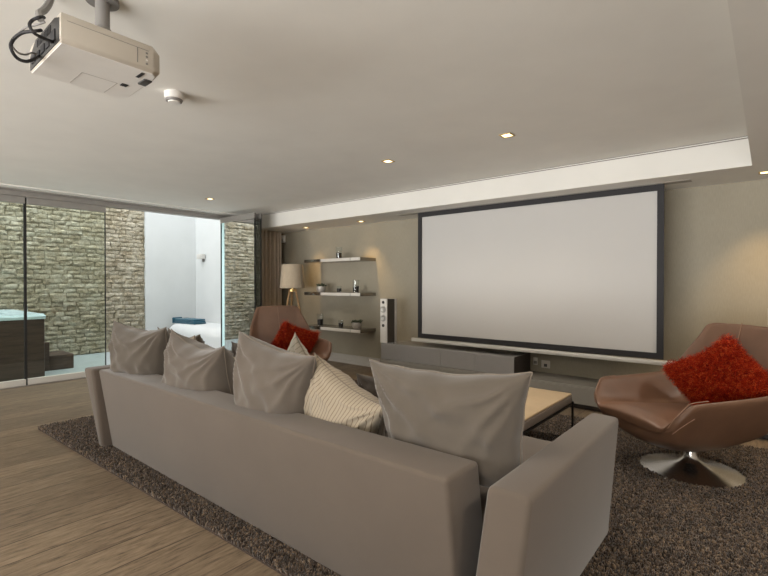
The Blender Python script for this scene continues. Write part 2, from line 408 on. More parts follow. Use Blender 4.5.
# hot tub
t = thing('hot_tub', 'dark timber-clad hot tub with pale blue shell outside', 'hot tub', (-8.35, .55, -.012))
hx, hy = .875, 1.306
b = BM(); box(b, -hx, hx, -hy, hy, .0, .80, .02)
make_obj('cabinet', b, M['deck'], t)
for k in range(1, 6):
    pass
b = BM()
outer, inner = (hx+.02, hy+.02), (hx-.22, hy-.25)
def rr(w, h, r, z, n=6):
    pts = []
    for cx, cy, a0 in ((w-r, h-r, 0), (-w+r, h-r, PI/2), (-w+r, -h+r, PI), (w-r, -h+r, 3*PI/2)):
        for i in range(n+1): a = a0+PI/2*i/n; pts.append((cx+r*math.cos(a), cy+r*math.sin(a), z))
    return pts
loops = [rr(outer[0], outer[1], .08, .795), rr(outer[0]+.005, outer[1]+.005, .08, .83), rr(outer[0]-.015, outer[1]-.015, .08, .86), rr(inner[0]+.05, inner[1]+.05, .2, .87), rr(inner[0], inner[1], .22, .84), rr(inner[0]-.05, inner[1]-.05, .2, .55)]
R_ = [[b.verts.new(p) for p in L] for L in loops]
for s0, s1 in zip(R_, R_[1:]):
    for i in range(len(s0)): j = (i+1) % len(s0); b.faces.new((s0[i], s0[j], s1[j], s1[i]))
b.faces.new(R_[-1])
make_obj('shell', b, M['acrylic'], t)
b = BM(); f = b.faces.new([b.verts.new(p) for p in rr(inner[0]-.005, inner[1]-.005, .2, .80)]); make_obj('water', b, M['water'], t, False)
for yy in (-.4, .5):
    b = BM(); box(b, -hx+.04, -hx+.2, yy-.25, yy+.25, .86, .935, .03, 3); make_obj('headrest', b, M['acrylic'], t)
# tub steps
t = thing('tub_steps', 'dark timber two-tread steps beside the hot tub', 'steps', (-8.3, 1.86, -.012))
b = BM(); box(b, -.28, .26, .03, .19, .0, .415, .006); make_obj('upper_step', b, M['deck'], t)
b = BM(); box(b, -.28, .26, .19, .495, .0, .215, .006); make_obj('lower_step', b, M['deck'], t)

# ------------------------------------------------------------------ ceiling fittings
def downlight(x, y, z, label, energy, warm=(1, .90, .77), grp='recessed ceiling downlights', ang=150, blend=1.0):
    t = thing('downlight', label, 'downlight', (x, y, z), (0, 0, 0), grp)
    b = BM(); s, q = .048, .034
    for x0, x1, y0, y1 in ((-s, s, -s, -q), (-s, s, q, s), (-s, -q, -q, q), (q, s, -q, q)): box(b, x0, x1, y0, y1, -.006, -.0005, .001)
    make_obj('trim_frame', b, M['brass'], t)
    b = BM(); box(b, -q, q, -q, q, -.0025, -.0005); make_obj('lamp_lens', b, M['lamp_glow'], t, False)
    L = bpy.data.lights.new('downlight_beam', 'SPOT'); L.energy = energy; L.color = warm; L.spot_size = math.radians(ang); L.spot_blend = blend; L.shadow_soft_size = .03
    lo = bpy.data.objects.new('downlight_beam', L); C.objects.link(lo); lo.parent = t; lo.location = (0, 0, -.012)
    return t
EC, ES = 95, 58
downlight(-2.751, 3.358, ZC, 'ceiling downlight left of centre in the row facing the screen', EC)
downlight(-1.566, 3.361, ZC, 'ceiling downlight in front of the screen, nearest the lowered ceiling at right', EC)
downlight(-5.809, 3.302, ZC, 'ceiling downlight closest to the glass doors', EC)
downlight(-4.603, 4.995, ZS, 'soffit downlight above the right end of the floating shelves', ES, (1, .66, .3), 'warm downlights in the lowered band', 80)
downlight(-5.794, 4.971, ZS, 'soffit downlight above the lamp beside the curtain', ES, (1, .66, .3), 'warm downlights in the lowered band', 80)
downlight(-.031, 4.923, ZS, 'soffit downlight at the right edge beyond the screen', ES*1.4, (1, .66, .3), 'warm downlights in the lowered band', 80)

for x, y, z, w_ in ((-1.0, .45, ZC, 'just in front of the viewer'), (-2.6, -.7, ZC, 'behind the viewer toward the left'), (-4.4, -.5, ZC, 'farther left behind the viewer'), (-6.0, -.5, ZC, 'behind the viewer nearest the glass doors'),
                    (-.9, -1.2, ZC, 'directly behind the viewer'), (.75, .9, ZS, 'in the right lowered band beside the viewer'), (.75, 2.3, ZS, 'in the right lowered band beyond the sofa arm'), (.75, 3.7, ZS, 'in the right lowered band beside the swivel chair')):
    downlight(x, y, z, 'added unseen ceiling downlight '+w_, EC)['kind'] = 'structure'  # lamps added out of view to give more light from above
t = thing('smoke_detector', 'round white smoke detector on the ceiling beside the projector', 'smoke detector', (-2.763, 1.34, ZC))
b = BM(); lathe(b, [(.055, 0), (.055, -.034), (.050, -.040)], 36); make_obj('housing', b, M['white_plastic'], t)
b = BM(); lathe(b, [(.049, -.0385), (.045, -.052), (.020, -.056)], 36); make_obj('sensor_ring', b, M['mid_plastic'], t)
b = BM(); lathe(b, [(.036, -.05), (.034, -.060), (.01, -.062)], 28); make_obj('sensor_cap', b, M['white_plastic'], t)

# projector
PX, PY, PZ = -2.105, .705, 2.10
t = thing('projector', 'light grey video projector hanging from the ceiling', 'projector', (PX, PY, PZ))
w, d, h = .195, .18, .118
def outline(z, ins, ch):   # footprint with rounded front corners
    return [(-w+ins, -d+ins*.3, z), (w-ins, -d+ins*.3, z), (w-ins, d-.04, z), (w-.02-ins, d-.008-ins, z), (w-.08, d-ins, z), (-w+.05, d+.006-ins, z), (-w+.012+ins, d-.004-ins, z), (-w+ins, d-.025, z)]
b = BM(); loops = [outline(0, .012, 0), outline(.012, 0, 0), outline(.085, 0, 0), outline(.108, .012, 0), outline(h, .035, 0)]
R_ = [[b.verts.new(p) for p in L] for L in loops]
for s0, s1 in zip(R_, R_[1:]):
    for i in range(8): j = (i+1) % 8; b.faces.new((s0[i], s0[j], s1[j], s1[i]))
b.faces.new(R_[0][::-1]); b.faces.new(R_[-1]); bevel_all(b, .004, 2)
make_obj('casing', b, M['case_shaded'], t, True, 40)
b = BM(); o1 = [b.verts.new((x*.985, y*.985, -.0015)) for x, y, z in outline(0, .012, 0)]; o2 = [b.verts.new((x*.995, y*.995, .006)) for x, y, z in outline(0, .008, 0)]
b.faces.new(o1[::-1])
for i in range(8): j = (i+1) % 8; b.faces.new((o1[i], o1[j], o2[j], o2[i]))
make_obj('lit_underside', b, M['white_plastic'], t, False)  # paler underside stands for light coming up from the floor
pj = t
b = BM()      # recessed connector panel on the rear face
pts = [(-w+.014, .006), (w-.014, .006), (w-.012, .086), (w-.06, .102), (-w+.09, .102), (-w+.016, .06)]
f0 = [b.verts.new((x, -d-.0015, z)) for x, z in pts]; f1 = [b.verts.new((x, -d+.01, z)) for x, z in pts]
b.faces.new(f0)
for i in range(len(pts)): j = (i+1) % len(pts); b.faces.new((f0[j], f0[i], f1[i], f1[j]))
io = make_obj('connector_panel', b, M['dark_plastic'], t, False)
for x0, x1, z0, z1 in ((-.15, -.10, .02, .05), (-.085, -.04, .02, .045), (-.025, .02, .02, .05), (.035, .075, .02, .045), (.10, .145, .02, .06)): b = BM(); box(b, x0, x1, -d-.006, -d, z0, z1, .002); make_obj('socket', b, M['black'], io)
b = BM()
for i in range(10): box(b, -.08+.018*i, -.072+.018*i, -d-.003, -d, .065, .092)
make_obj('vent', b, M['black'], io)
b = BM()      # seams and buttons on the visible side
box(b, w-.001, w+.0008, -d+.02, d-.06, .078, .0795); box(b, w-.001, w+.001, d-.105, d-.102, .02, .078)
make_obj('seam_line', b, M['mid_plastic'], t, False)
for k in range(4):
    b = BM(); box(b, w-.001, w+.002, d-.072, d-.064, .022+.014*k, .029+.014*k, .001); make_obj('indicator', b, M['white_plastic'] if k == 1 else M['mid_plastic'], t)
b = BM(); box(b, w-.09, w-.03, d-.075, d-.062, -.003, .001); make_obj('underside_slot', b, M['black'], t)
b = BM(); box(b, -.03, .0, d-.085, d-.06, -.003, .001); make_obj('screw_recess', b, M['black'], t)
b = BM(); box(b, .05, .115, d-.045, d-.012, -.008, .001, .003); make_obj('foot_lever', b, M['dark_plastic'], t)
b = BM(); box(b, -w+.03, -.02, -.05, -.047, -.0022, .001); box(b, -w+.03, -.02, .08, .083, -.0022, .001); box(b, -.02, -.017, -.05, .083, -.0022, .001); make_obj('filter_cover_seam', b, M['seam_grey'], t)
b = BM(); lathe(b, [(.05, 0), (.05, .02), (.042, .022), (.036, .01)], 32)
bmesh.ops.transform(b, matrix=Matrix.Translation((.06, d-.0215, .062)) @ Matrix.Rotation(-PI/2, 4, 'X'), verts=b.verts[:]); make_obj('lens', b, M['black'], t)
b = BM(); box(b, .1, .13, .08, .11, h-.004, h+.008, .003); make_obj('focus_knob', b, M['dark_plastic'], t)
b = BM(); box(b, -.03, .09, -.05, .07, h, h+.022, .004); make_obj('mount_plate', b, M['dark_plastic'], t)
b = BM(); lathe(b, [(.031, h+.02), (.031, h+.06), (.026, h+.065), (.026, ZC-PZ-.018), (.06, ZC-PZ-.016), (.06, ZC-PZ-.001)], 28, .03, .01); make_obj('mount_pole', b, M['mid_plastic'], t)
# cables
def cable(name, label, pts, r, mat, grp=None):
    b = BM(); tube(b, smooth_path(pts, 8), r, 8)
    return tag(make_obj(name, b, mat), label, 'cable', grp)
def P(x, y, z): return (PX+x, PY+y, PZ+z)
cable('cable_conduit', 'grey flexible conduit dropping from the ceiling behind the projector', [(-2.20, .575, ZC-.001), (-2.194, .565, 2.36), (-2.143, .536, 2.30), (-2.10, .51, 2.26), (-2.045, .50, 2.215)], .013, M['mid_plastic'])
cable('projector_cable', 'thick black cable looping high behind the projector into its rear panel', [(-2.02, .505, 2.213), (-1.915, .47, 2.161), (-1.926, .45, 2.146), (-1.925, .44, 2.124), (-1.915, .45, 2.098), (-1.934, .48, 2.10), (-1.968, .505, 2.113), (-1.985, .523, 2.12)], .0055, M['black'], 'projector cables')
cable('projector_cable', 'black cable hanging lowest behind the projector with a moulded plug', [(-2.038, .50, 2.171), (-2.018, .48, 2.153), (-2.065, .45, 2.15), (-2.094, .43, 2.126), (-2.074, .42, 2.087), (-2.088, .44, 2.064), (-2.092, .47, 2.064), (-2.12, .505, 2.10), (-2.17, .523, 2.13)], .006, M['black'], 'projector cables')
cable('projector_cable', 'thin grey cable curving behind the projector', [(-1.99, .50, 2.183), (-2.017, .48, 2.174), (-2.071, .46, 2.174), (-2.134, .45, 2.166), (-2.135, .435, 2.127), (-2.15, .455, 2.11), (-2.16, .48, 2.114), (-2.175, .505, 2.135), (-2.19, .523, 2.14)], .0035, M['mid_plastic'], 'projector cables')

# ------------------------------------------------------------------ screen
YSC = 4.885
t = thing('projection_screen', 'large white projection screen with black border lowered from the ceiling', 'projection screen', (-2.1165, YSC, .505))
x0, x1, z0, z1 = -1.3735, 1.3735, .054, 1.66
def sheet(name, a0, a1, b0, b1, off, mat, nx=1, nz=1, rip=0):
    b = BM(); g = [[None]*(nz+1) for _ in range(nx+1)]; gb = [[None]*(nz+1) for _ in range(nx+1)]
    for i in range(nx+1):
        for k in range(nz+1):
            X = a0+(a1-a0)*i/nx; Z = b0+(b1-b0)*k/nz
            yy = off+rip*(noise.noise(Vector((X*1.1+Z*.9, Z*.5, 3)))+.5*noise.noise(Vector((X*2.4-Z*1.3, Z*1.1, 8))))
            g[i][k] = b.verts.new((X, yy, Z)); gb[i][k] = b.verts.new((X, yy+.0025, Z))
    for i in range(nx):
        for k in range(nz):
            b.faces.new((g[i][k], g[i+1][k], g[i+1][k+1], g[i][k+1])); b.faces.new((gb[i][k+1], gb[i+1][k+1], gb[i+1][k], gb[i][k]))
    return make_obj(name, b, mat, t, True, 60)
sheet('screen_fabric', x0+.05, x1-.05, z0+.05, z1-.055, 0, M['screen'], 60, 36, .010)
b = BM()
box(b, x0, x0+.056, -.004, .004, z0, z1); box(b, x1-.056, x1, -.004, .004, z0, z1)
box(b, x0+.056, x1-.056, -.004, .004, z0, z0+.056); box(b, x0+.056, x1-.056, -.004, .004, z1-.06, z1)
for v in b.verts: v.co.y -= .012
make_obj('black_border', b, M['black'], t, False)
b = BM(); box(b, x0-.1, x1+.088, -.025, .015, .0, .045, .006); make_obj('weight_bar', b, M['alu_white'], t)
b = BM(); box(b, -3.8, -.54, YSC-.05, YSC+.06, ZS-.004, ZS+.0005, .001)
tag(make_obj('screen_slot', b, M['skirt'], None, False), 'grey slot cover in the lowered ceiling above the screen', 'screen housing')

# ------------------------------------------------------------------ wall units
LX0, LX1, LY = -4.055, 1.2, 4.78
t = thing('low_media_bench', 'low grey lacquered bench running along the wall under the screen', 'bench', (0, 5.0, 0))
b = BM(); box(b, LX0, LX1, LY-5.0, .248, .05, .238, .003); make_obj('carcass', b, M['bench_grey'], t, False)
b = BM(); box(b, LX0+.02, LX1, LY-4.96, .24, .0, .05); make_obj('plinth', b, M['dark_side'], t, False)
xs = [LX0+.004, -3.1, -2.15, -1.2, -.25, .7]
for a, c in zip(xs, xs[1:]):
    b = BM(); box(b, a+.002, c-.002, LY-5.016, LY-5.0, .055, .222, .002); make_obj('drawer', b, M['bench_grey'], t, False)
t = thing('media_cabinet', 'grey gloss cabinet standing on the low bench under the screen', 'cabinet', (-3.1, 5.03, .238))
b = BM(); box(b, -.95, .95, -.215, .215, .0, .212, .003); make_obj('carcass', b, M['gloss_grey'], t, False)
b = BM(); box(b, .95, .954, -.225, .215, .0, .208); make_obj('shaded_end', b, M['dark_side'], t, False)  # cabinet end coloured dark for the shade it stands in
for a, c in ((-.953, -.0), (.0, .475), (.475, .953)):
    b = BM(); box(b, a+.0015, c-.0015, -.232, -.215, .002, .206, .002); make_obj('door', b, M['gloss_grey'], t, False)

def socket(x, z, label, single):
    t = thing('wall_socket', label, 'socket', (x, YW, z), (0, 0, 0), 'wall sockets')
    b = BM(); w_ = .026 if single else .05
    box(b, -w_, w_, -.01, 0, -.043, .043, .004); make_obj('face_plate', b, M['beige_plastic'], t)
    b = BM(); box(b, -.018, .018, -.014, -.009, -.028, .005, .003); make_obj('socket_insert', b, M['dark_plastic'] if not single else M['mid_plastic'], t)
socket(-1.965, .332, 'white double wall socket with a dark plug above the bench', False)
socket(-2.085, .355, 'narrow white wall socket next to the cabinet end', True)
b = BM(); box(b, -.035, .12, -.014, 0, -.075, .075, .005)
o = tag(make_obj('wall_control', b, M['white_plastic']), 'white control plate on the wall at the right edge', 'wall control'); o.location = (.022, YW, .965)

# speaker
t = thing('loudspeaker', 'slim upright speaker with white front standing on the grey cabinet', 'loudspeaker', (-4.035, 4.955, .451))
b = BM(); box(b, -.05, .062, -.115, .04, .0, .595, .004); make_obj('cabinet_body', b, M['speaker_side'], t)
b = BM(); box(b, -.052, .062, -.135, -.115, .0, .597, .005); fr = make_obj('front_baffle', b, M['white_plastic'], t)
b = BM(); box(b, -.045, .066, .04, .085, .0, .597, .004); make_obj('rear_panel', b, M['alu_white'], t)
def disc(nm, z, r, mat, dome):
    b = BM(); lathe(b, [(r, 0), (r, .008), (r*.86, .009), (r*.35, .004-dome), (r*.1, .006)], 28)
    bmesh.ops.transform(b, matrix=Matrix.Translation((.005, -.135, z)) @ Matrix.Rotation(PI/2, 4, 'X'), verts=b.verts[:]); make_obj(nm, b, mat, t)
disc('driver', .455, .046, M['cone'], .004); disc('driver', .335, .046, M['cone'], .004)
disc('tweeter', .55, .02, M['dark_plastic'], -.004); disc('port', .235, .02, M['dark_plastic'], .004)

# floating shelves
SX0, SX1, SY0 = -5.761, -4.535, 4.90
def shelf(ztop, label):
    t = thing('floating_shelf', label, 'shelf', ((SX0+SX1)/2, YW, ztop), (0, 0, 0), 'floating wall shelves')
    hw = (SX1-SX0)/2
    b = BM(); box(b, -hw, hw, SY0-YW+.004, -.0005, -.048, 0, .002); make_obj('board', b, M['chrome_shelf'], t)
    b = BM(); box(b, -hw+.40, hw-.0, SY0-YW-.004, SY0-YW+.004, -.047, -.001, .001); make_obj('front_strip', b, M['shelf_white'], t)
    for x in (-hw+.38, hw-.2):
        b = BM(); box(b, x, x+.015, SY0-YW-.0055, SY0-YW+.0, -.046, -.002); make_obj('clip', b, M['alu'], t)
Z1, Z2, Z3 = 1.638, 1.12, .586
shelf(Z1, 'top floating shelf carrying a single glass'); shelf(Z2, 'middle floating shelf, bowl plant at its left end'); shelf(Z3, 'lowest floating shelf, bowl plant at its right end')
def candle_glass(x, y, z, r, h, fill, label):
    t = thing('candle_glass', label, 'glass', (x, y, z), (0, 0, 0), 'candle glasses on the shelves')
    b = BM(); lathe(b, [(r*.86, .001), (r, h), (r-.004, h), (r*.86-.004, .008), (.002, .008)], 24, cap=False); b.faces.new([v for v in b.verts][:24][::-1]); make_obj('tumbler', b, M['tumbler'], t)
    b = BM(); lathe(b, [(r*.78, .009), (r*.78+(r*.13)*fill, h*fill)], 20); make_obj('dark_filling', b, M['candle'], t)
candle_glass(-5.075, 5.01, Z1, .052, .175, .5, 'tall glass with dark filling alone on the top shelf')
candle_glass(-5.075, 5.01, Z2, .042, .10, .62, 'small dark-filled glass on the middle shelf')
candle_glass(-4.72, 5.01, Z2, .054, .185, .5, 'tall dark-filled glass at the right of the middle shelf')
candle_glass(-5.50, 5.01, Z3, .056, .19, .55, 'tall dark-filled glass at the left of the lowest shelf')
candle_glass(-5.035, 5.01, Z3, .044, .11, .62, 'small dark-filled glass on the lowest shelf')
def bowl_plant(x, y, z, r, label):
    t = thing('bowl_plant', label, 'potted plant', (x, y, z), (0, 0, 0), 'succulents in round bowls')
    b = BM(); lathe(b, [(r*.55, .001), (r*.85, r*.3), (r, r*.75), (r*.9, r*1.2), (r*.82, r*1.25), (r*.8, r*1.1), (.005, r*1.05)], 28, cap=False); b.faces.new(b.verts[:28][::-1]) if False else None
    make_obj('bowl', b, M['bowl'], t)
    b = BM(); rg = random.Random(int(x*100))
    for k in range(34):
        a = rg.uniform(0, 2*PI); q = rg.uniform(0, .75)*r; e = rg.uniform(.5, 1.35); L = r*rg.uniform(.45, .9)
        p = Vector((q*math.cos(a), q*math.sin(a), r*1.05)); dvec = Vector((math.cos(a)*math.cos(e), math.sin(a)*math.cos(e), math.sin(e)))
        tube(b, [p, p+dvec*L*.45, p+dvec*L*.8, p+dvec*L], [r*.05, r*.15, r*.11, r*.01], 6)
    make_obj('succulent', b, M['leaf'], t)
bowl_plant(-5.48, 5.01, Z2, .078, 'silver bowl succulent at the left of the middle shelf')
bowl_plant(-4.70, 5.01, Z3, .078, 'silver bowl succulent at the right of the lowest shelf')

# curtain, sensor, lamp
b = BM(); n = 90; cols = []
for i in range(n+1):
    s = i/n; yy = 4.62+.50*s; x = -6.66+.065*math.sin(s*2*PI*6.5)+.014*math.sin(s*2*PI*15+1)
    cols.append([b.verts.new((x+.012*math.sin(z*1.3+s*9), yy, z)) for z in (.012, .5, 1.0, 1.5, 2.0, ZS-.002)])
for c0, c1 in zip(cols, cols[1:]):
    for k in range(5): b.faces.new((c0[k], c1[k], c1[k+1], c0[k+1]))
o = make_obj('curtain', b, M['curtain'], None, True, 80); md = o.modifiers.new('thick', 'SOLIDIFY'); md.thickness = .006
tag(o, 'taupe pleated curtain drawn back beside the opened glass doors', 'curtain')
t = thing('motion_sensor', 'small white motion sensor high in the corner above the lamp', 'sensor', (-6.72, YW, 2.06))
b = BM(); box(b, -.02, .055, -.05, 0, -.07, .06, .012, 3); make_obj('housing', b, M['white_plastic'], t)
b = BM(); box(b, -.008, .043, -.055, -.045, -.05, -.0, .006, 2); make_obj('lens', b, M['beige_plastic'], t)

t = thing('floor_lamp', 'tripod floor lamp with beige drum shade beside the curtain', 'lamp', (-5.83, 4.72, 0))
b = BM(); lathe(b, [(.200, 1.187), (.166, 1.56), (.163, 1.56), (.197, 1.187)], 40, cap=False)
b.verts.ensure_lookup_table()
for i in range(40): j = (i+1) % 40; b.faces.new((b.verts[i], b.verts[j], b.verts[120+j], b.verts[120+i]))
make_obj('lamp_shade', b, M['shade'], t)
for k in range(3):
    a = 2*PI*k/3+.5
    b = BM(); tube(b, [(.05*math.cos(a), .05*math.sin(a), 1.17), (.30*math.cos(a), .30*math.sin(a), .003)], [.016, .013], 10); make_obj('leg', b, M['lamp_wood'], t)
b = BM(); lathe(b, [(.06, 1.13), (.06, 1.165), (.014, 1.17), (.014, 1.28), (.02, 1.285), (.02, 1.33)], 20); make_obj('lamp_holder', b, M['brass'], t)
b = BM(); lathe(b, [(.012, 1.33), (.03, 1.37), (.03, 1.40), (.01, 1.43)], 16); make_obj('bulb', b, M['white_plastic'], t)

# ------------------------------------------------------------------ rug
RX0, RX1, RY0, RY1 = -4.865, .75, 1.225, 4.365
t = thing('shag_rug', 'dark brown shag rug under the sofa and chairs', 'rug', ((RX0+RX1)/2, (RY0+RY1)/2, 0))
ox, oy = t.location.x, t.location.y; RA = .0295; t.rotation_euler.z = RA
b = BM(); box(b, RX0-ox, RX1-ox, RY0-oy, RY1-oy, .001, .012); make_obj('backing', b, M['rug'], t, False)
def tufts(n, x0, x1, y0, y1):
    return np.stack([RNG.uniform(x0, x1, n), RNG.uniform(y0, y1, n)], 1)
DEN = 13500
regs = [(RX0, -3.9, RY0, 3.2, 1.0), (-3.9, -.5, RY0, 1.46, 1.15), (-.9, RX1, 1.35, RY1, 1.1), (-2.6, -.9, 2.45, RY1, .9), (-4.6, -2.6, 3.0, RY1, .45), (-.62, RX1, RY0, 1.35, .9)]
pp = np.concatenate([tufts(int((c-a)*(e-d_)*DEN*k), a, c, d_, e) for a, c, d_, e, k in regs])
wpx = ox+(pp[:, 0]-ox)*math.cos(RA)-(pp[:, 1]-oy)*math.sin(RA); wpy = oy+(pp[:, 0]-ox)*math.sin(RA)+(pp[:, 1]-oy)*math.cos(RA)
keep = ~((wpx > -3.92) & (wpx < -.62) & (wpy > 1.37) & (wpy < 2.44))     # under the sofa
CH = [(-.40, 3.66), (-4.45, 3.53)]
for cx, cy in CH: keep &= ((wpx-cx)**2+(wpy-cy)**2) > .30**2
pp = pp[keep]; n = len(pp)
hgt = RNG.uniform(.018, .032, n); ang = RNG.uniform(0, 2*PI, n); lean = RNG.uniform(.1, 1.0, n)*.013; rad = RNG.uniform(.0034, .0058, n)
cl = np.array([noise.noise(Vector((x*9, y*9, 0))) for x, y in pp]); ang = ang+cl*2
dirx, diry = np.cos(ang), np.sin(ang)
V = np.zeros((n, 7, 3))
for k in range(3):
    a = ang+2*PI*k/3
    V[:, k, 0] = pp[:, 0]+rad*np.cos(a); V[:, k, 1] = pp[:, 1]+rad*np.sin(a); V[:, k, 2] = .010
    V[:, 3+k, 0] = pp[:, 0]+dirx*lean*.75+rad*1.35*np.cos(a); V[:, 3+k, 1] = pp[:, 1]+diry*lean*.75+rad*1.35*np.sin(a); V[:, 3+k, 2] = .008+hgt*.80
V[:, 6, 0] = pp[:, 0]+dirx*lean; V[:, 6, 1] = pp[:, 1]+diry*lean; V[:, 6, 2] = .008+hgt
V[:, :, 0] -= ox; V[:, :, 1] -= oy
tri = []
for k in range(3):
    j = (k+1) % 3; tri += [(k, j, 3+j), (k, 3+j, 3+k), (3+k, 3+j, 6)]
F_ = (np.array(tri)[None]+(np.arange(n)*7)[:, None, None]).reshape(-1, 3)
o = raw_mesh('pile', V.reshape(-1, 3), F_, 3, M['pile'], t); o['kind'] = 'stuff'

# ------------------------------------------------------------------ sofa
t = thing('sofa', 'long low taupe suede sofa with flared arms on the rug', 'sofa', (-2.29, 1.9, .012))
SO = Vector((-2.29, 1.9, .012))
def L(x, y, z): return (x+2.29, y-1.9, z-.012)
def soft(name, pts, mat, bev=.018, seg=3, sub=0):
    b = BM(); hexa(b, [L(*p) for p in pts], bev, seg); return make_obj(name, b, mat, t, True, 50)
HS = .61
xb0, xb1 = -3.79, -.805
# back
soft('back', [(xb0-.02, 1.362, .022), (xb1, 1.362, .022), (xb1, 1.60, .022), (xb0-.02, 1.60, .022), (xb0-.065, 1.285, HS), (xb1, 1.285, HS), (xb1, 1.505, HS), (xb0-.065, 1.505, HS)], M['sofa'], .018, 3)
# arms, flared outward
ah = .60
soft('arm', [(-.76, 1.30, .022), (-.60, 1.30, .022), (-.60, 2.44, .022), (-.76, 2.44, .022), (-.70, 1.355, ah), (-.548, 1.350, ah), (-.56, 2.475, ah), (-.70, 2.49, ah)], M['sofa'], .022)
soft('arm', [(-3.895, 1.30, .022), (-3.815, 1.30, .022), (-3.815, 2.44, .022), (-3.895, 2.44, .022), (-4.01, 1.235, .615), (-3.86, 1.245, .615), (-3.86, 2.48, .615), (-4.01, 2.48, .615)], M['sofa'], .022)
soft('base', [(-3.80, 1.60, .022), (-.765, 1.60, .022), (-.765, 2.42, .022), (-3.80, 2.42, .022), (-3.80, 1.56, .26), (-.74, 1.56, .26), (-.74, 2.44, .26), (-3.80, 2.44, .26)], M['sofa'], .012)
for xa, xc in ((-3.795, -2.275), (-2.265, -.735)):
    b = BM(); box(b, xa+2.29, xc+2.29, 1.54-1.9, 2.49-1.9, .262-.012, .41-.012, .035, 4); make_obj('seat_cushion', b, M['sofa'], t, True, 60)
for x, y in ((-3.7, 1.45), (-.9, 1.45), (-3.7, 2.35), (-.85, 2.35)):
    b = BM(); box(b, x+2.29-.03, x+2.29+.03, y-1.9-.03, y-1.9+.03, 0, .012); make_obj('foot', b, M['black_metal'], t, False)

# ------------------------------------------------------------------ cushions
def cushion_mesh(w, h, th, sag=.03, ears=.10, wr=.020, seed=0, n=42, slump=.2, taper=0):
    off = Vector((seed*3.7, seed*1.9, seed*.7)); pos = {}
    b = BM()
    def pt(u, v, s):
        au, av = abs(u), abs(v)
        x = w/2*u*(1-ears*(1-v*v)*au**2); z = h/2*v*(1-ears*1.1*(1-u*u)*av**2)
        x *= 1-taper*(1-v)/2
        if v > 0: z -= sag*(1-u*u)*v**1.5
        prof = max(0, (1-au**3.2)*(1-av**3.2))**.55
        prof *= 1+slump*(-v)
        y = s*th/2*prof
        cw = 0
        for cu, cv in ((-1, 1), (1, 1), (-1, -1), (1, -1)):    # folds fanning from the corners
            du, dv = u-cu, v-cv; r = math.hypot(du, dv)+1e-4; a = math.atan2(dv*h, du*w)
            cw += (1.25 if cv > 0 else .5)*math.exp(-r*1.15)*(1-1.6*abs(math.sin(a*8+cu*2+seed*1.7+1.3*noise.noise(Vector((u*1.7, v*1.7, seed))))))*min(1, r*2.4)
        rip = noise.noise(Vector((u*2.2+v*1.4, v*2.0-u*.9, 0))+off)+.5*noise.noise(Vector((u*5+v*3, v*4-u*2, 2))+off)
        edge = min(1, 4*min(1-au, 1-av)) if min(1-au, 1-av) > 0 else 0
        y += s*wr*(cw*1.15+rip*.55)*edge
        x += .006*noise.noise(Vector((v*3, 5, seed)))*au; z += .008*noise.noise(Vector((u*3, 9, seed)))*av
        return (x, y, z)
    ring = {}
    for s in (-1, 1):
        g = {}
        for i in range(n+1):
            for k in range(n+1):
                u = math.sin((2*i/n-1)*PI/2)*.35+(2*i/n-1)*.65; v = math.sin((2*k/n-1)*PI/2)*.35+(2*k/n-1)*.65
                e = i in (0, n) or k in (0, n)
                if e and (i, k) in ring: g[i, k] = ring[i, k]; continue
                g[i, k] = b.verts.new(pt(u, v, s))
                if e: ring[i, k] = g[i, k]
        for i in range(n):
            for k in range(n):
                q = [g[i, k], g[i+1, k], g[i+1, k+1], g[i, k+1]]
                b.faces.new(q if s < 0 else q[::-1])
    path = [ring[i, 0].co.copy() for i in range(n)]+[ring[n, k].co.copy() for k in range(n)]+[ring[i, n].co.copy() for i in range(n, 0, -1)]+[ring[0, k].co.copy() for k in range(n, 0, -1)]
    return b, path
def cushion(name, label, loc, w, h, th, mat, yaw=0, lean=12, roll=0, seed=0, group='cushions along the sofa', pipe='pipe', **kw):
    """yaw about up, lean tips the top toward the sofa back, roll turns it in its own plane (degrees)"""
    t = thing(name, label, 'cushion', loc, (0, 0, 0), group)
    t.rotation_euler = (Matrix.Rotation(math.radians(yaw), 3, 'Z') @ Matrix.Rotation(math.radians(lean), 3, 'X') @ Matrix.Rotation(math.radians(roll), 3, 'Y')).to_euler()
    b, path = cushion_mesh(w, h, th, seed=seed, **kw)
    make_obj('cover', b, mat, t, True, 180)
    if pipe:
        b = BM(); tube(b, path, .0026, 6, closed=True); make_obj('piping', b, M[pipe], t)
    return t
cushion('sofa_cushion', 'plain taupe cushion at the far end of the sofa back', (-3.575, 1.49, .748), .57, .43, .30, M['pillow_mid'], 14, 10, 3, 1, sag=.03, slump=.3)
cushion('sofa_cushion', 'plain taupe cushion with two peaked corners, second from the far end', (-2.83, 1.54, .690), .58, .46, .33, M['pillow'], 3, 12, 7, 2, sag=.05, slump=.35, taper=-.22)
cushion('sofa_cushion', 'plain taupe cushion in the middle of the sofa back', (-2.03, 1.54, .700), .59, .50, .33, M['pillow'], 3, 12, 9, 3, sag=.01, slump=.35, taper=.06)
cushion('sofa_cushion', 'largest taupe cushion tucked beside the near sofa arm', (-1.02, 1.63, .685), .80, .48, .25, M['pillow_mid'], -2, 10, -3, 4, sag=.02, ears=.06, taper=.26)
cushion('striped_cushion', 'cream cushion with thin brown stripes next to the largest taupe cushion', (-1.62, 1.63, .60), .52, .45, .27, M['stripe'], -6, 12, 22, 5, sag=.02, slump=.3)
cushion('striped_cushion', 'striped cream cushion peeking out between the two far taupe cushions', (-3.46, 1.72, .66), .50, .48, .18, M['stripe'], 4, 12, 4, 6)
cushion('striped_cushion', 'striped cream cushion squeezed behind the second and middle taupe cushions', (-2.75, 1.80, .58), .48, .40, .18, M['stripe'], 0, 12, 4, 7)
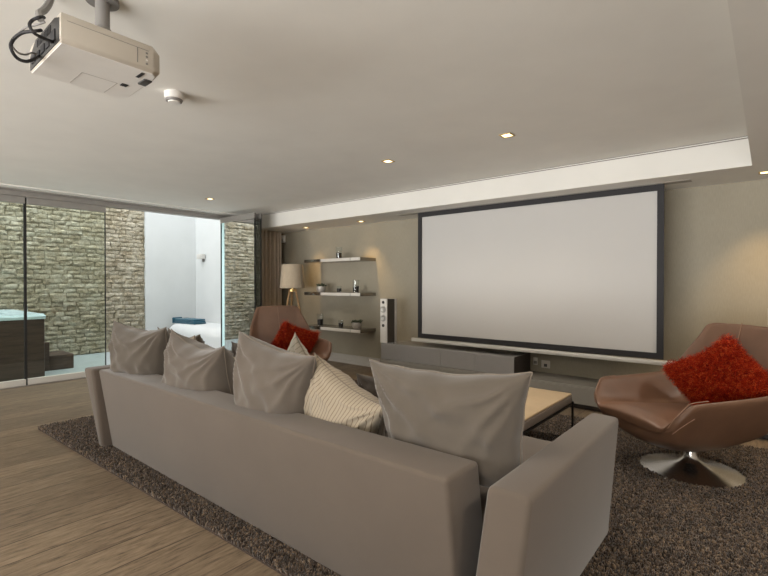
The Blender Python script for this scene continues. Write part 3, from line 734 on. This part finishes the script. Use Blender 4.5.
cushion('small_cushion', 'pale cream cushion corner pointing up in front of the red fur cushion', (-2.22, 1.87, .66), .42, .42, .14, M['cream'], 0, 8, 42, 8)
cushion('small_cushion', 'taupe cushion corner rising behind the second taupe cushion', (-3.76, 1.92, .64), .54, .44, .17, M['pillow_mid'], 0, 8, 2, 9)
cushion('small_cushion', 'dark grey cushion low behind the middle taupe cushion', (-3.12, 2.12, .595), .46, .38, .15, M['pillow_dark'], 0, 10, 0, 10, sag=.0)
cushion('small_cushion', 'dark brown cushion peeping out left of the largest taupe cushion', (-1.66, 2.05, .555), .46, .36, .15, M['pillow_dark'], 0, 10, -4, 11, sag=0)

# ------------------------------------------------------------------ coffee table
TX0, TX1, TY0, TY1 = -2.2, -1.175, 2.66, 3.70
t = thing('coffee_table', 'low coffee table with tan top on a thin black frame', 'coffee table', ((TX0+TX1)/2, (TY0+TY1)/2, .012))
a, c = (TX1-TX0)/2, (TY1-TY0)/2
b = BM(); box(b, -a+.004, a-.004, -c+.004, c-.004, .372, .388, .008, 3); make_obj('table_top', b, M['tan_top'], t)
b = BM(); box(b, -a, a, -c, c, .312, .374, .012, 3); make_obj('padded_side', b, M['table_side'], t)
b = BM()
for x in (-a, a-.014): box(b, x, x+.014, -c, c, .296, .310)
for y in (-c, c-.014): box(b, -a+.014, a-.014, y, y+.014, .296, .310)
make_obj('frame_rail', b, M['black_metal'], t, False)
for x in (-a, a):
    for y in (-c, c):
        b = BM(); box(b, x-.007, x+.007, y-.007, y+.007, 0, .325); make_obj('leg', b, M['black_metal'], t, False)

# ------------------------------------------------------------------ swivel chairs
def interp(keys, s):
    for (s0, v0), (s1, v1) in zip(keys, keys[1:]):
        if s <= s1:
            q = (s-s0)/(s1-s0); q = q*q*(3-2*q) if False else q
            return [x+(y-x)*q for x, y in zip(v0, v1)]
    return keys[-1][1]
# station along the chair: s, centre (x, z), half width of pan, wing tip (x, |y|, z), outer belly (x, |y|, z)
ST = [
 (0.00, (.475, .360, .27, .475, .290, .375,  .445, .25, .30)),
 (0.08, (.49, .400, .285, .460, .345, .47,  .40, .28, .26)),
 (0.18, (.40, .415, .29, .390, .380, .565,  .30, .26, .215)),
 (0.35, (.15, .395, .275, .17, .385, .575,  .12, .20, .175)),
 (0.52, (-.10, .38, .26, -.06, .385, .585,  -.08, .19, .175)),
 (0.64, (-.22, .415, .26, -.20, .385, .60,  -.30, .23, .235)),
 (0.74, (-.285, .54, .27, -.26, .365, .66,  -.40, .27, .37)),
 (0.84, (-.335, .70, .28, -.315, .335, .75,  -.43, .29, .57)),
 (0.93, (-.385, .86, .25, -.375, .275, .87,  -.46, .255, .79)),
 (1.00, (-.415, .97, .225, -.412, .235, .97,  -.465, .225, .93)),
]
def chair_shell():
    b = BM(); NS = 40; rows = []
    for i in range(NS+1):
        s = i/NS; cx, cz, pw, wx, wy, wz, ox_, oy_, oz = interp([(a_, v_) for a_, v_ in ST], s)
        row = []
        # inner side from left wing tip to right wing tip, then outer belly back
        for k in range(-8, 9):
            f = k/8; af = abs(f); sg = 1 if f >= 0 else -1
            dome = (.034 if s < .56 else .014)*min(1, s*8)
            if af <= .625:
                q = af/.625; row.append((cx+.006*q*q, sg*pw*q, cz+dome*(1-q**4)-.012))
            else:
                q = (af-.625)/.375
                row.append((cx+.006+(wx-cx-.006)*q, sg*(pw+(wy-pw)*q**.9), cz-.012+(wz-cz+.012)*q))
        # rolled edge
        row.append((wx, wy+.035, wz-.006))
        for k in range(7):
            q = (k+1)/8
            row.append((wx+(ox_-wx)*q, wy+.035+(oy_-wy-.022)*q**1.3, wz+(oz-wz)*q))
        row.append((ox_, oy_*.5, oz-.02)); row.append((ox_, 0, oz-.025)); row.append((ox_, -oy_*.5, oz-.02))
        for k in range(7, 0, -1):
            q = k/8
            row.append((wx+(ox_-wx)*q, -(wy+.035+(oy_-wy-.022)*q**1.3), wz+(oz-wz)*q))
        row.append((wx, -wy-.022, wz-.006))
        rows.append([b.verts.new(p) for p in row])
    n = len(rows[0])
    for r0, r1 in zip(rows, rows[1:]):
        for i in range(n): j = (i+1) % n; b.faces.new((r0[i], r0[j], r1[j], r1[i]))
    for r in (rows[0], rows[-1]):
        cen = b.verts.new(sum((v.co for v in r), Vector())/n)
        for i in range(n): j = (i+1) % n; b.faces.new((r[i], r[j], cen))
    for _ in range(1): bmesh.ops.smooth_vert(b, verts=b.verts[:], factor=.25, use_axis_x=True, use_axis_y=True, use_axis_z=True)
    return b
def make_chair(label, loc, ang):
    t = thing('swivel_chair', label, 'armchair', loc, (0, 0, ang), 'brown leather swivel chairs')
    sb = chair_shell(); bmesh.ops.recalc_face_normals(sb, faces=sb.faces[:]); sb.normal_update(); sb.verts.ensure_lookup_table(); n_row = (len(sb.verts)-2)//41
    shell_rows = [[sb.verts[i*n_row+k].co+sb.verts[i*n_row+k].normal*.001 for k in range(n_row)] for i in range(41)]
    o = make_obj('shell', sb, M['leather'], t, True, 180)
    o.modifiers.new('smooth', 'SUBSURF').levels = 1; o.modifiers['smooth'].render_levels = 1
    b = BM()
    NS, nr = 40, 36
    vv = shell_rows
    tube(b, [vv[i][8]+Vector((.003, 0, .003)) for i in range(27, 41)], .003, 6)
    make_obj('back_seam', b, M['leather_seam'], t)
    for cols in ((16, 19), (0, 34)):
        b = BM(); c0, c1 = cols
        tube(b, [vv[i][c0] for i in range(1, 12)], .0026, 6); make_obj('arm_seam', b, M['leather_seam'], t)
        b = BM(); tube(b, [vv[i][c1] for i in range(1, 8)], .0022, 6); make_obj('arm_seam', b, M['leather_seam'], t)
    b = BM(); lathe(b, [(.300, .0), (.305, .005), (.300, .012), (.22, .026), (.14, .043), (.075, .062), (.05, .082), (.038, .11), (.035, .16)], 64); make_obj('pedestal', b, M['chrome'], t)
    b = BM(); lathe(b, [(.045, .135), (.06, .145), (.06, .19)], 24); make_obj('swivel_hub', b, M['black_metal'], t)
    return t
def face(dx, dy): return math.atan2(dy, dx)
chair1 = make_chair('brown leather swivel chair with chrome disc base right of the sofa', (-.40, 3.66, .012), face(-.62, -.785))
chair2 = copy_tree(chair1); chair2.location = (-4.45, 3.53, .012); chair2.rotation_euler = (0, 0, face(.938, -.345))
chair2['label'] = 'brown leather swivel chair by the floating shelves, partly hidden behind the sofa'

# red fur cushions
def fur_cushion(label, loc, w, h, th, yaw, lean, roll, seed, N, ln):
    t = thing('fur_cushion', label, 'cushion', loc, (0, 0, 0), 'red fur cushions')
    t.rotation_euler = (Matrix.Rotation(math.radians(yaw), 3, 'Z') @ Matrix.Rotation(math.radians(lean), 3, 'X') @ Matrix.Rotation(math.radians(roll), 3, 'Y')).to_euler()
    b, path = cushion_mesh(w, h, th, seed=seed, wr=.004, n=24)
    bmesh.ops.recalc_face_normals(b, faces=b.faces[:]); b.normal_update()
    fs = [(f.calc_area(), f.calc_center_median(), f.normal.copy(), f.calc_tangent_edge()) for f in b.faces]
    ar = np.array([f[0] for f in fs]); pick = RNG.choice(len(fs), N, p=ar/ar.sum())
    make_obj('cover', b, M['fur_base'], t, True, 180)
    S = 7; vs = np.zeros((N, S*3, 3)); rs = np.random.default_rng(seed)
    for q, fi in enumerate(pick):
        A, c_, nrm, tg = fs[fi]
        if nrm.y*c_.y < 0: nrm = -nrm
        bt = nrm.cross(tg)
        p0 = c_+tg*rs.uniform(-.5, .5)*A**.5+bt*rs.uniform(-.5, .5)*A**.5
        dr = (nrm*rs.uniform(.35, 1.0)+tg*rs.normal(0, .55)+bt*rs.normal(0, .55)+Vector((0, 0, -.25))).normalized()
        s1 = dr.orthogonal().normalized(); s2 = dr.cross(s1); lg = ln*rs.uniform(.6, 1.25); ph = rs.uniform(0, 6.28); cr = rs.uniform(.005, .010); tw = rs.uniform(6, 13)
        for k in range(S):
            f = k/(S-1); pc = p0+dr*lg*f*(1-.15*f)+(s1*math.cos(ph+tw*f)+s2*math.sin(ph+tw*f))*cr*min(1, f*3); r = .0017*(1-.75*f)
            for m in range(3):
                a_ = 2*PI*m/3; vs[q, k*3+m] = pc+(s1*math.cos(a_)+s2*math.sin(a_))*r
    tr = []
    for k in range(S-1):
        for m in range(3):
            m2 = (m+1) % 3; tr += [(k*3+m, k*3+m2, k*3+3+m2), (k*3+m, k*3+3+m2, k*3+3+m)]
    FF = (np.array(tr)[None]+(np.arange(N)*S*3)[:, None, None]).reshape(-1, 3)
    o = raw_mesh('fur', vs.reshape(-1, 3), FF, 3, M['fur'], t); o['kind'] = 'stuff'
    return t
def on_chair(ch, x, y, z):
    a_ = ch.rotation_euler.z; return tuple(q for q in (ch.location.x+x*math.cos(a_)-y*math.sin(a_), ch.location.y+x*math.sin(a_)+y*math.cos(a_), ch.location.z+z))
fur_cushion('fluffy red fur cushion on the swivel chair right of the sofa', on_chair(chair1, -.14, .055, .625), .50, .40, .18, -16, 22, -33, 21, 15000, .055)
fur_cushion('fluffy red fur cushion on the swivel chair by the shelves', on_chair(chair2, .0, .10, .555), .46, .38, .17, 54, 24, 22, 22, 9000, .055)

# ------------------------------------------------------------------ light
W = bpy.data.worlds.new('sky'); bpy.context.scene.world = W; W.use_nodes = True
bg = W.node_tree.nodes['Background']; bg.inputs[1].default_value = 7.8
wt = W.node_tree; tc = wt.nodes.new('ShaderNodeTexCoord'); sp = wt.nodes.new('ShaderNodeSeparateXYZ'); rp = wt.nodes.new('ShaderNodeValToRGB')
mr = wt.nodes.new('ShaderNodeMapRange'); mr.inputs[1].default_value = -.1; mr.inputs[2].default_value = .1
wt.links.new(tc.outputs['Generated'], sp.inputs[0]); wt.links.new(sp.outputs['Z'], mr.inputs[0]); wt.links.new(mr.outputs[0], rp.inputs[0])
rp.color_ramp.elements[0].color = (3.5, 3.5, 3.45, 1); rp.color_ramp.elements[1].color = (.95, .975, 1.0, 1)     # added glow below the horizon to brighten the ceiling, bright overcast sky above
wt.links.new(rp.outputs['Color'], bg.inputs[0])
def portal(loc, rot, sx, sy):
    Ld = bpy.data.lights.new('opening_portal', 'AREA'); Ld.shape = 'RECTANGLE'; Ld.size = sx; Ld.size_y = sy; Ld.cycles.is_portal = True
    o = bpy.data.objects.new('opening_portal', Ld); C.objects.link(o); o.location = loc; o.rotation_euler = rot
portal(((WX0+WX1)/2, YB-.1, (WZ0+WZ1)/2), (PI/2, 0, 0), WX1-WX0, WZ1-WZ0)      # faces +Y into the room
portal((-8.2, .5, CT+.02), (0, 0, 0), 2.3, 9.0)                                  # open top of the courtyard

sc = bpy.context.scene
cam = bpy.data.cameras.new('camera'); co = bpy.data.objects.new('camera', cam); C.objects.link(co)
cam.sensor_width = 36; cam.lens = 463*36/768; cam.clip_start = .02
yaw, pit = math.radians(39.82), math.radians(.5)
co.location = (0, 0, 1.25); co.rotation_euler = (PI/2-pit, 0, yaw)
sc.camera = co
sc.view_settings.view_transform = 'Standard'; sc.view_settings.look = 'None'; sc.view_settings.gamma = 1; sc.view_settings.use_curve_mapping = False
sc.view_settings.exposure = -0.36
